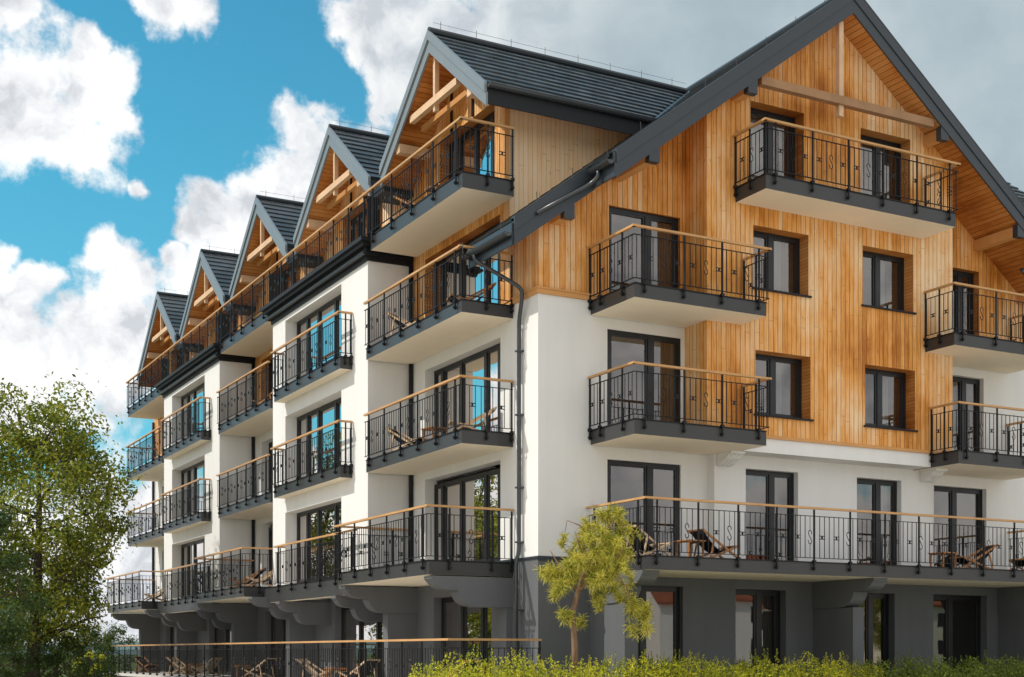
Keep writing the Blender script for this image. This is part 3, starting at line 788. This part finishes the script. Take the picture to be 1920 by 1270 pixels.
# light flashing where the first side gable meets the front roof
vf = MB(); pts = []
for s_ in (0, .5, 1, 1.5, 2, 2.5, 2.93):
    z = 14.22+SG+.05-.78*s_; pts.append((XR-(15.40-z)/PITCH, 3.66-s_, z))
for p, q in zip(pts[:-1], pts[1:]): vf.bar(p, q, .16, .03)
vf.build('flashing', M['gutter'], roof)

# ridge caps and lightning wire
rc = MB(); rc.tube([(XR, -1.5, 15.43), (XR, 7.6, 15.43)], .09, 8); rc.build('ridge_cap', M['metal'], roof)
for i, c in enumerate(GY):
    x1 = 6.5 if i == 0 else 7.5
    rc = MB(); rc.tube([(-.92, c, 14.70), (x1, c, 14.70)], .075, 8); rc.build('ridge_cap', M['metal'], roof); lwm = MB()
    lwm.tube([(-.8, c, 14.90), (x1, c, 14.90)], .004, 4)
    k = 0
    while -.6+.95*k < x1:
        x = -.6+.95*k; lwm.tube([(x, c, 14.72), (x, c, 14.96)], .007, 4); k += 1
    lwm.build('lightning_wire', M['gutter'], roof)
for k in range(12):
    x = XR-.6-k*.85; z = zsoff(x)+TH+.05
    lwm = MB(); lwm.tube([(x, -1.2, z), (x-.02, -1.2, z+.24)], .009, 4); lwm.build('lightning_spike', M['gutter'], roof)

# purlins, collar beams and king posts
def timber(name, p, q, w_, h, mt='beam'):
    b = MB(); b.bar(p, q, w_, h); return b.build(name, M[mt], B)
for dx in (2.92, 5.55, 7.15):
    for sg in (-1, 1):
        x = XR+sg*dx; z = zsoff(x)-.12; yb_ = 0 if (x < XB0 or x > XB1) else YB
        if dx > 7 : yb_ = 0
        yv = -1.45 if dx < 6.4 else -.60
        timber('purlin', (x, yv+.12, z), (x, yb_+.05, z), .20, .26, 'trim')
        m_ = MB(); m_.box(x-.13, x+.13, yv-.035, yv+.125, z-.16, z+.15); m_.build('purlin_cap', M['metal'], B)
timber('collar_beam', (XR-2.62, -1.34, 12.80), (XR+2.62, -1.34, 12.80), .16, .19, 'oldbeam')
timber('king_post', (XR-.25, -1.30, 12.45), (XR-.25, -1.30, 14.66), .13, .13)
for c in GY:
    timber('collar_beam', (-.76, c-1.30, 13.04), (-.76, c+1.30, 13.04), .13, .17)
    timber('king_post', (-.72, c, 12.80), (-.72, c, 14.10), .11, .11)
    timber('wall_beam', (-.40, c-1.45, 12.94), (-.40, c+1.45, 12.94), .10, .13, 'trim')
    for sg in (-1, 1):
        y = c+sg*2.0; z = zg(y, c)-.11
        timber('purlin', (-.84, y, z), (.05, y, z), .22, .22)
    for dy in (-.55, .6):
        timber('post_shadow_strip', (-.03, c+dy, 12.63), (-.03, c+dy, zg(c+dy, c)), .06, .05, 'frame')  # near-black strips in place of thin post shadows on the gable wall

# gutters and downpipes
def gutter(p, q, r=.075):
    p, q = Vector(p), Vector(q); d = (q-p).normalized(); n = Vector((-d.y, d.x, 0)); mb = MB(); k = 10
    ring = [(math.cos(math.pi+math.pi*j/k), math.sin(math.pi+math.pi*j/k)) for j in range(k+1)]
    for rr in (r, r-.008):
        for (a, b), (a2, b2) in zip(ring[:-1], ring[1:]):
            mb.face([p+n*a*rr+Vector((0, 0, b*rr)), p+n*a2*rr+Vector((0, 0, b2*rr)), q+n*a2*rr+Vector((0, 0, b2*rr)), q+n*a*rr+Vector((0, 0, b*rr))])
    for e in (p, q): mb.face([e+n*a*r+Vector((0, 0, b*r)) for a, b in ring])
    for sg in (-1, 1): mb.tube([p+n*sg*r, q+n*sg*r], .012, 6)
    return mb.build('gutter', M['gutter'], B)
gutter((-1.06, -.62, 8.74), (-1.06, 1.42, 8.74), .085)
gutter((.90, -1.50, 10.30), (.90, -.72, 10.30), .085)
gutter((-.88, .63, 12.33), (3.5, .63, 12.33), .085)
for k, c in enumerate(GY[:-1]):
    gm_ = MB(); gm_.box(-.84, 7.5, c+2.94, c+3.725, 11.84, 12.16); gm_.box(-.84, .1, c+2.90, c+3.76, 11.78, 11.84); gm_.build('valley_box', M['cornice'], B)
def pipe(pts, r=.05, name='downpipe', mt='gutter'):
    P_ = [Vector(p) for p in pts]; out = [P_[0]]
    for a, b, c in zip(P_[:-2], P_[1:-1], P_[2:]):
        d1 = min(.16, (b-a).length*.4); d2 = min(.16, (c-b).length*.4)
        s, e = b+(a-b).normalized()*d1, b+(c-b).normalized()*d2
        for k in range(5):
            t = k/4; out.append(s.lerp(b, t).lerp(b.lerp(e, t), t))
    out.append(P_[-1]); mb = MB(); mb.tube(out, r, 10)
    return mb, mb.build(name, M[mt], B, smooth=True)
_, dp = pipe([(-1.06, .95, 8.70), (-1.06, .95, 8.55), (-.16, .42, 7.92), (-.16, .45, 7.62), (-.09, .70, 7.28), (-.09, .70, 2.2), (-.16, .70, 2.0), (-.16, .70, -.85)], .045)
for z in (6.6, 5.2, 3.6, 2.4, .9):
    cl = MB(); cl.box(-.16, 0, .63, .77, z, z+.035); cl.build('pipe_clamp', M['gutter'], dp)
pipe([(.90, -1.0, 10.24), (.90, -1.0, 10.08), (.80, -.80, 9.96), (-.42, -.70, 9.20)], .042)
for (y0, y1) in recs: pipe([(-.07, y1-.10, 10.1), (-.07, y1-.10, 1.7)], .055, 'downpipe', 'cornice')

# ------------------------------------------------------------------ deck chairs and tables
def deck_chair(label, loc, rz, wood='chairwood', cloth='canvas', group='folding wooden deck chairs'):
    r = empty('deck_chair', loc, rz); r.scale = (.9, .92, .92); tag(r, label, 'deck chair', group)
    for sy in (-.28, .28):
        b = MB(); b.bar((-.55, sy, .02), (.42, sy, .36), .035, .05); b.build('side_rail', M[wood], r, local=True)
        b = MB(); b.bar((.50, sy*.88, .02), (-.72, sy*.88, .70), .035, .05); b.build('back_rail', M[wood], r, local=True)
        b = MB(); b.bar((-.52, sy*1.08, .03), (-.40, sy*1.08, .50), .028, .04); b.build('prop', M[wood], r, local=True)
    for p in ((-.72, .70), (.50, .03), (.42, .36), (-.55, .03)):
        b = MB(); b.bar((p[0], -.28, p[1]), (p[0], .28, p[1]), .035, .04); b.build('crossbar', M[wood], r, local=True)
    c = MB(); n = 14; pts = []
    for k in range(n+1):
        t = k/n; x = -.71+1.12*t; z = .70*(1-t)+.36*t-.42*math.sin(math.pi*t)*(.62+.2*t); pts.append((x, max(z, .12)))
    for (xa, za), (xb, zb_) in zip(pts[:-1], pts[1:]):
        c.hexa([(xa, -.235, za-.006), (xb, -.235, zb_-.006), (xb, .235, zb_-.006), (xa, .235, za-.006), (xa, -.235, za), (xb, -.235, zb_), (xb, .235, zb_), (xa, .235, za)])
    c.build('canvas_sling', M[cloth], r, local=True)
    return r
def low_table(label, loc, rz):
    r = empty('low_table', loc, rz); tag(r, label, 'table', 'low slatted wooden tables')
    b = MB()
    for k in range(6): b.box(-.25, .25, -.25+.086*k, -.25+.086*k+.07, .40, .425)
    b.box(-.2, -.16, -.24, .24, .37, .40); b.box(.16, .2, -.24, .24, .37, .40); b.build('table_top', M['chairwood'], r, local=True)
    for sx in (-1, 1):
        for sy in (-1, 1):
            l = MB(); l.bar((sx*.20, sy*.2, 0), (sx*.20, sy*.2, .37), .035, .035, up=(1, 0, 0)); l.build('leg', M['chairwood'], r, local=True)
    return r
f1, f2, f3, f4, f0 = Z1+.03, Z2+.03, Z3+.03, Z4+.03, Z0+.004
deck_chair('pale wooden deck chair at the left end of the long front balcony', (1.98, -1.35, f1), R(12), 'palewood')
low_table('low wooden table between two deck chairs at the left end of the front balcony', (3.02, -1.35, f1), R(5))
deck_chair('dark canvas deck chair beside a low table, facing right, on the long front balcony', (3.75, -1.40, f1), R(5))
low_table('low wooden table outside the right hand glass door of the long front balcony', (10.6, -1.3, f1), 0)
deck_chair('brown deck chair outside the right hand glass door of the long front balcony', (11.5, -1.3, f1), R(170))
deck_chair('deck chair at the far right end of the long front balcony', (13.4, -1.4, f1), R(190))
deck_chair('dark canvas deck chair left of the low table on the second floor corner balcony', (-.72, 5.05, f2), R(-60), 'palewood')
low_table('low wooden table between two chairs on the second floor corner balcony', (-.70, 3.75, f2), R(8))
deck_chair('pale deck chair near the right end of the second floor corner balcony', (-.66, 2.15, f2), R(160), 'palewood', 'ecru')
deck_chair('dark deck chair on the left of the third floor corner balcony', (-.72, 5.0, f3), R(-60), 'palewood')
deck_chair('dark deck chair at the right end of the third floor corner balcony under the gutter', (-.66, 2.2, f3), R(165))
deck_chair('dark deck chair on the top corner balcony under the nearest side gable', (-.72, 4.6, f4), R(-70))
low_table('low table on the top corner balcony under the nearest side gable', (-.72, 3.5, f4), R(8))
deck_chair('wooden deck chair on the first floor balcony between the two white bays', (-1.25, 15.5, f1), R(150), 'palewood', 'ecru')
deck_chair('red brown deck chair beside a paler one between the two white bays', (-1.35, 16.9, f1), R(150))
deck_chair('wooden deck chair on the first floor balcony nearest the big tree', (-1.3, 29.2, f1), R(150), 'palewood', 'ecru')
deck_chair('dark deck chair on the third floor balcony between the two white bays', (-.7, 16.5, f3), R(120))
deck_chair('deck chair at the far left end of the ground terrace', (-1.3, 30.2, f0), R(-70))
deck_chair('pale deck chair facing left on the ground terrace, left of the first fin', (-1.3, 24.6, f0), R(-60), 'palewood', 'ecru')
low_table('low table on the ground terrace between two pale deck chairs', (-1.3, 23.2, f0), R(6))
deck_chair('pale deck chair facing right on the ground terrace, left of the first fin', (-1.3, 21.7, f0), R(120), 'palewood', 'ecru')
low_table('low table on the ground terrace below the balcony between the bays', (-1.35, 17.2, f0), R(3))
deck_chair('deck chair on the ground terrace below the balcony between the bays', (-1.3, 15.7, f0), R(120), 'palewood')
deck_chair('pale canvas deck chair facing left on the ground terrace under the nearer bay', (-1.3, 9.9, f0), R(-50), 'palewood', 'ecru')
low_table('low red brown table on the terrace under the nearer bay', (-1.3, 8.7, f0), R(4))
deck_chair('deck chair with raised back on the terrace under the nearer bay', (-1.3, 7.3, f0), R(110), 'palewood')
deck_chair('deck chair on the terrace just above the left end of the hedge', (-1.3, 1.6, f0), R(110))

# ------------------------------------------------------------------ vegetation
def leaf_cloud(mb, ctr, rad, n, size, rng, flat=.85, droop=.0, m=0, aspect=.55):
    for _ in range(n):
        while True:
            d = Vector((rng.uniform(-1, 1), rng.uniform(-1, 1), rng.uniform(-1, 1)))
            if .05 < d.length < 1: break
        d = d*(d.length**-.35)
        p = Vector(ctr)+Vector((d.x*rad, d.y*rad, d.z*rad*flat))
        nrm = (d+Vector((rng.gauss(0, .6), rng.gauss(0, .6), rng.gauss(.35, .6)))).normalized()
        t = nrm.orthogonal(); t.rotate(Matrix.Rotation(rng.random()*6.28, 3, nrm)); t.normalize(); t.z -= droop; t.normalize(); b = nrm.cross(t).normalized()
        s = size*rng.uniform(.65, 1.3)
        mb.face([p-t*s*.5, p+b*s*aspect*.5, p+t*s*.55, p-b*s*aspect*.5], m)

def broadleaf(name, base, height, rx, trunk_r, seed, clumps, leaves, size, leafmat, barkmat, label=None, cz=.55, zlow=.12, group=None, lean=(0, 0)):
    rng = random.Random(seed)
    root = empty(name, base); tag(root, label, 'tree', group)
    tr_ = MB(); bx_, by_ = 0, 0
    tp = []
    H = height
    for k in range(9):
        t = k/8; tp.append(Vector((lean[0]*t+.12*math.sin(t*4+seed), lean[1]*t+.10*math.cos(t*3.3+seed)-.1, H*.80*t)))
    tr_.tube(tp, [trunk_r*(1.25 if k == 0 else 1)*(1-.88*k/8)+.015 for k in range(9)], 10)
    limbs = []
    for k in range(11):
        t = .22+.62*k/11; i = t*8; p = tp[int(i)].lerp(tp[min(int(i)+1, 8)], i-int(i))
        a = k*2.4+rng.uniform(-.4, .4); ln = rx*(.95-.55*abs(t-.45))*rng.uniform(.7, 1.0)
        pts = [p+Vector((math.cos(a)*ln*s, math.sin(a)*ln*s, ln*(.55*s-.12*s*s)+.06*rng.uniform(-1, 1))) for s in (0, .25, .5, .75, 1)]
        r0 = trunk_r*(.55-.35*t); tr_.tube(pts, [r0, r0*.75, r0*.55, r0*.35, .012], 6); limbs += pts[1:]
    lf = MB()
    cen = []
    for _ in range(clumps*6):
        u = Vector((rng.gauss(0, 1), rng.gauss(0, 1), rng.gauss(0, 1))).normalized()*rng.uniform(.35, 1)**.5
        z = H*cz+u.z*H*(1-cz)*.97 if u.z > 0 else H*cz+u.z*H*(cz-zlow)
        wob = 1+.22*math.sin(3*math.atan2(u.y, u.x)+seed)+.18*math.sin(z*1.7+seed*2)
        c = Vector((u.x*rx*wob+lean[0]*.6, u.y*rx*wob+lean[1]*.6, z))
        if any((c-q).length < rx*.17 for q in cen): continue
        cen.append(c)
        if len(cen) >= clumps: break
    for c in cen:
        q = min(limbs+tp[3:], key=lambda p: (p-c).length+max(0, p.z-c.z)*.6)
        mid = q.lerp(c, .5)+Vector((0, 0, -.08)); tr_.tube([q, mid, c], [.026, .018, .007], 5, caps=False)
        rr = rx*rng.uniform(.13, .25)
        leaf_cloud(lf, c, rr, int(leaves*rng.uniform(.6, 1.3)), size, rng, .75, .15)
        leaf_cloud(lf, c, rr*1.7, int(leaves*.22), size, rng, .8, .15)
    tr_.build('trunk', barkmat, root, smooth=True, local=True); lf.build('crown', leafmat, root, local=True)
    return root

M['bark'] = mat_bark('grey_bark', (.045, .034, .026), (.13, .105, .085))
M['leaf'] = mat_leaf('broad_leaves', [(.030, .058, .014), (.12, .17, .026), (.28, .31, .04), (.48, .45, .06)], .44)
M['leafd'] = mat_leaf('dark_leaves', [(.018, .045, .016), (.030, .070, .020), (.050, .095, .025)], .3)
M['needle'] = mat_leaf('pine_needles', [(.12, .15, .030), (.40, .40, .06), (.78, .68, .12), (.90, .78, .18)], .35, nsc=4.5)
M['hedge'] = mat_leaf('hedge_leaves', [(.12, .18, .02), (.42, .46, .03), (.72, .68, .05), (.85, .76, .07)], .48, nsc=2.2)
M['hedgeshade'] = mat_leaf('shaded_hedge_leaves', [(.08, .14, .024), (.17, .24, .036), (.30, .34, .05)], .38)  # hedge leaf colours darkened to paint in the building's shade
M['pinebark'] = mat_bark('pine_bark', (.13, .075, .045), (.34, .22, .14))
big = broadleaf('broadleaf_tree', (-7.0, 21.7, GZ), 10.25, 3.2, .24, 5, 180, 220, .134, M['leaf'], M['bark'],
                'tall broadleaf tree with an airy olive green crown left of the building', cz=.60, zlow=.16)
dk = broadleaf('broadleaf_tree', (-10.1, 14.0, GZ), 6.2, 1.9, .16, 11, 70, 190, .12, M['leafd'], M['bark'],
               'dark green tree cut by the left edge of the picture, beside the airy olive one', cz=.45, zlow=.10)
# trees across the lawn, seen only as reflections in the side windows
for k, (x, y, s, rz) in enumerate(((-27, 22, .95, 1.0), (-25, 31, 1.1, 2.0), (-29, 40, 1.0, 3.1), (-24, 50, .9, 4.0), (-30, 60, 1.1, 5.2))):
    tcopy = copy_tree(big); tcopy.location = (x, y, GZ); tcopy.scale = (s, s, s); tcopy.rotation_euler = (0, 0, rz)
    tag(tcopy, 'broadleaf tree in the row across the lawn, mirrored in the side windows', 'tree', 'trees across the lawn')

# young pine with long drooping needles
rng = random.Random(21)
pine = empty('pine_tree', (-.40, -2.25, GZ)); tag(pine, 'small pine with long drooping yellow green needles in front of the corner', 'pine tree')
tk = MB(); nd = MB()
def pdir(px, py, dep=0.0):     # picture-plane helper, metres around the trunk: px right, py up
    s = 27/FPX; return Vector((VY*(px-1078)*s+VX*dep, -VX*(px-1078)*s+VY*dep, (HOR-py)*s-GZ))
trunk = [pdir(1076, 1300), pdir(1076, 1210), pdir(1072, 1150), pdir(1082, 1110), pdir(1098, 1060), pdir(1112, 1010, .1), pdir(1120, 972, .1)]
tk.tube(trunk, [.070, .064, .058, .052, .042, .030, .018], 9)
tufts = []
def limb(a, pts, r):
    P_ = [a]+[pdir(*p) for p in pts]; tk.tube(P_, [r*(1-.75*k/(len(P_)-1)) for k in range(len(P_))], 6); return P_
for start, pts, r in (
    (trunk[3], [(1060, 1075, .1), (1042, 1050, .2), (1030, 1030, .25)], .030), (trunk[3], [(1110, 1085, -.2), (1150, 1075, -.3), (1172, 1105, -.35), (1182, 1160, -.35)], .034),
    (trunk[4], [(1085, 1030, -.3), (1075, 1000, -.4)], .026), (trunk[4], [(1125, 1030, .3), (1150, 1000, .4)], .026), (trunk[4], [(1075, 1050, .4), (1050, 1012, .6)], .024),
    (trunk[5], [(1085, 985, 0), (1062, 1010-35, .1), (1058, 1008-10, .1)], .020), (trunk[5], [(1145, 985, 0), (1152, 968, 0)], .020), (trunk[2], [(1055, 1158, -.1), (1050, 1152, -.1)], .016),
    (trunk[4], [(1150, 1050, -.4), (1165, 1030, -.5)], .024), (trunk[3], [(1140, 1060, .5), (1190, 1120, .6), (1220, 1140, .6)], .024)):
    limb(start, pts, r)
sp = [(1128,962,.1,1),(1152,965,0,.9),(1100,1000,.2,1),(1120,1005,-.2,1),(1140,1010,.2,1),(1160,1010,0,.9),(1075,1010,0,.8),(1058,1020,.1,.6),
      (1090,1030,.3,1),(1110,1035,-.3,1.1),(1135,1040,.3,1),(1155,1040,-.2,1),(1035,1062,.2,1.1),(1025,1085,.2,1),(1050,1075,-.2,1.1),(1070,1065,.3,1),
      (1045,1100,.1,1),(1065,1095,-.2,1),(1090,1070,.4,1.1),(1085,1060,-.4,1),(1110,1075,.3,1.1),(1130,1080,-.4,1),(1150,1075,.3,1),(1055,1156,-.1,.85),
      (1085,1165,.1,.7),(1140,1100,.2,.9),(1120,1110,.3,.8),(1170,1095,-.3,.7),(1182,1150,-.35,.9),(1186,1178,-.35,.9),(1195,1130,.5,.8),(1215,1140,.6,.9),
      (1205,1165,.6,.7),(1165,985,.1,.6),(1172,1050,-.5,.7),(1120,1130,.2,.6),(1035,1112,0,.8),(1100,1095,-.4,.9),(1160,1060,.2,.9),(1076,1040,.0,.9),(1105,985,0,.8),(1160,1110,.2,.7),(1190,1000,.1,.4),(1110,1060,.5,1),(1125,1055,-.5,1),(1140,1025,-.4,.9)]
for px, py, dep, sz in sp:
    c = pdir(px, py, dep)
    for rep in range(2):
        cc = c+Vector((rng.gauss(0, .08), rng.gauss(0, .08), rng.gauss(0, .08)))
        ax = Vector((rng.gauss(0, .5), rng.gauss(0, .5), 1.0)).normalized()
        tk.tube([cc-ax*.13, cc+ax*.10], [.010, .006], 4, caps=False)
        for k in range(int(150*sz)):
            t = rng.uniform(-.10, .14); b0 = cc+ax*t
            a = rng.random()*6.283; el = rng.uniform(-1.1, 1.0)
            dv = Vector((math.cos(a)*math.cos(el), math.sin(a)*math.cos(el), math.sin(el)))
            L = .20*sz*rng.uniform(.7, 1.2); mid = b0+dv*L*.55; end = mid+(dv+Vector((0, 0, -.30))).normalized()*L*.5
            sd_ = dv.cross(Vector((rng.random(), rng.random(), rng.random()))).normalized()*.0052
            nd.face([b0-sd_, b0+sd_, mid+sd_, mid-sd_]); nd.face([mid-sd_, mid+sd_, end+sd_*.2, end-sd_*.2])
tk.build('trunk', M['pinebark'], pine, smooth=True, local=True); nd.build('needles', M['needle'], pine, local=True)

# hedges
def hedge(name, label, x0, x1, y, ztop, seed, mat_, dens, tips=1.0, size=.055):
    rng = random.Random(seed); root = empty(name, ((x0+x1)/2, y, GZ)); tag(root, label, 'hedge')
    lf = MB(); st = MB(); ox = (x0+x1)/2
    x = x0
    while x < x1:
        for yy in (-.42, -.15, .15, .42):
            h = ztop-GZ-.22+.13*math.sin(x*1.9+yy*3)+.11*math.sin(x*4.3+1+yy*7)+rng.uniform(-.12, .12)
            sx = x-ox+rng.uniform(-.12, .12)
            st.tube([(sx, yy*.7, 0), (sx+rng.uniform(-.05, .05), yy, h*.6), (sx+rng.uniform(-.08, .08), yy, h)], [.012, .009, .004], 4, caps=False)
            leaf_cloud(lf, (sx, yy, h-.08), .19, int(dens*1.7), size, rng, .9)
            leaf_cloud(lf, (sx, yy, h-.36), .24, int(dens*1.2), size*1.1, rng, .9)
            leaf_cloud(lf, (sx, yy, h-.85), .27, int(dens*.3), size*1.4, rng, 1.2)
            for q in range(2 if rng.random() < tips else 1):      # upright shoots
                hx = sx+rng.uniform(-.16, .16); hy = yy+rng.uniform(-.14, .14); hh = rng.uniform(.10, .30); tl = Vector((rng.gauss(0, .10), rng.gauss(0, .10), 1)).normalized()
                b0 = Vector((hx, hy, h-.05)); st.tube([b0, b0+tl*hh], .004, 3, caps=False)
                for k in range(int(16*hh/.2)):
                    p = b0+tl*hh*(k/(16*hh/.2)); a = rng.random()*6.28; dv = Vector((math.cos(a), math.sin(a), .7)).normalized(); s = size*.75; sdv = dv.cross(tl).normalized()*s*.3
                    lf.face([p, p+dv*s*.5+sdv, p+dv*s, p+dv*s*.5-sdv])
        x += .17
    st.build('stems', M['bark'], root, local=True); lf.build('foliage', mat_, root, local=True)
    return root
hedge('hedge', 'bright yellow green hedge with upright shoots in front of the building corner', -4.2, 6.6, -3.05, -.17, 31, M['hedge'], 34)
hedge('hedge', 'hedge with shade coloured into its darker green leaves at the lower right', 6.75, 15.5, -3.05, -.23, 32, M['hedgeshade'], 30, .5, .065)
sh = broadleaf('garden_shrub', (-4.6, 25.2, GZ), 1.75, .75, .03, 8, 16, 110, .06, M['hedge'], M['bark'], 'small yellow green shrub at the left end of the terrace', cz=.5, zlow=.1)
sh['category'] = 'shrub'
for k, (px, dep, hh, lab) in enumerate(((10, 44, 2.5, 'dark green shrub at the lower left corner beneath the big tree'), (112, 46, 2.2, 'rounded dark green shrub right of the big tree trunk'),
        (165, 56, 2.6, 'dark shrub behind the small yellow green one near the terrace'), (205, 66, 2.9, 'farthest dark shrub, beyond the left end of the terrace railing'), (66, 58, 3.0, 'dark shrub directly behind the trunk of the big tree'))):
    c = CAM+Vector((VX, VY, 0))*dep+Vector((VY, -VX, 0))*((px-960)/FPX*dep)
    q = broadleaf('garden_shrub', (c.x, c.y, GZ), hh, 1.45, .03, 40+k, 40, 150, .085, M['leafd'], M['bark'], lab, cz=.5, zlow=.08); q['category'] = 'shrub'

# ------------------------------------------------------------------ houses across the street (seen in the ground-floor panes)
def house(loc, rz, wx, wy, h, label, mw):
    r = empty('house', loc, rz); tag(r, label, 'house', None)
    b = MB(); b.box(-wx, wx, -wy, wy, 0, h); b.prism([(-wy, h), (wy, h), (0, h+wy*.8)], 'x', -wx, wx); b.build('wall', mw, r, local=True)
    b = MB()
    for sg in (-1, 1): b.prism([(sg*(wy+.4), h-.32), (0, h+wy*.8), (0, h+wy*.8+.2), (sg*(wy+.4), h-.12)], 'x', -wx-.4, wx+.4)
    rf = b.build('roof', M['redroof'], r, local=True)
    b = MB(); b.box(wx*.3, wx*.3+.6, -.3, .3, h+wy*.5, h+wy*.8+.9); b.build('chimney', M['redroof'], rf)
    for sx in (-.6, 0, .6):
        for z in (1.0, 3.6):
            b = MB(); b.box(sx*wx-.5, sx*wx+.5, wy-.02, wy+.03, z, z+1.3); wn = b.build('window', M['frame'], r, local=True)
    return r
house((52, -66, GZ), R(8), 6, 4.5, 5.6, 'white house with a red roof across the street', M['white'])
house((78, -72, GZ), R(-5), 7, 5, 5.8, 'cream house with a red roof across the street, farther right', M['cream'])
for k, (x, y, s_, rz) in enumerate(((38, -62, .55, .4), (64, -60, .7, 1.7), (20, -66, .75, 2.6), (100, -78, .9, .9), (5, -60, .7, 3.9))):
    tcopy = copy_tree(big); tcopy.location = (x, y, GZ); tcopy.scale = (s_, s_, s_); tcopy.rotation_euler = (0, 0, rz)
    tag(tcopy, 'broadleaf tree between the houses across the street, mirrored in the ground floor panes', 'tree', 'trees across the street')
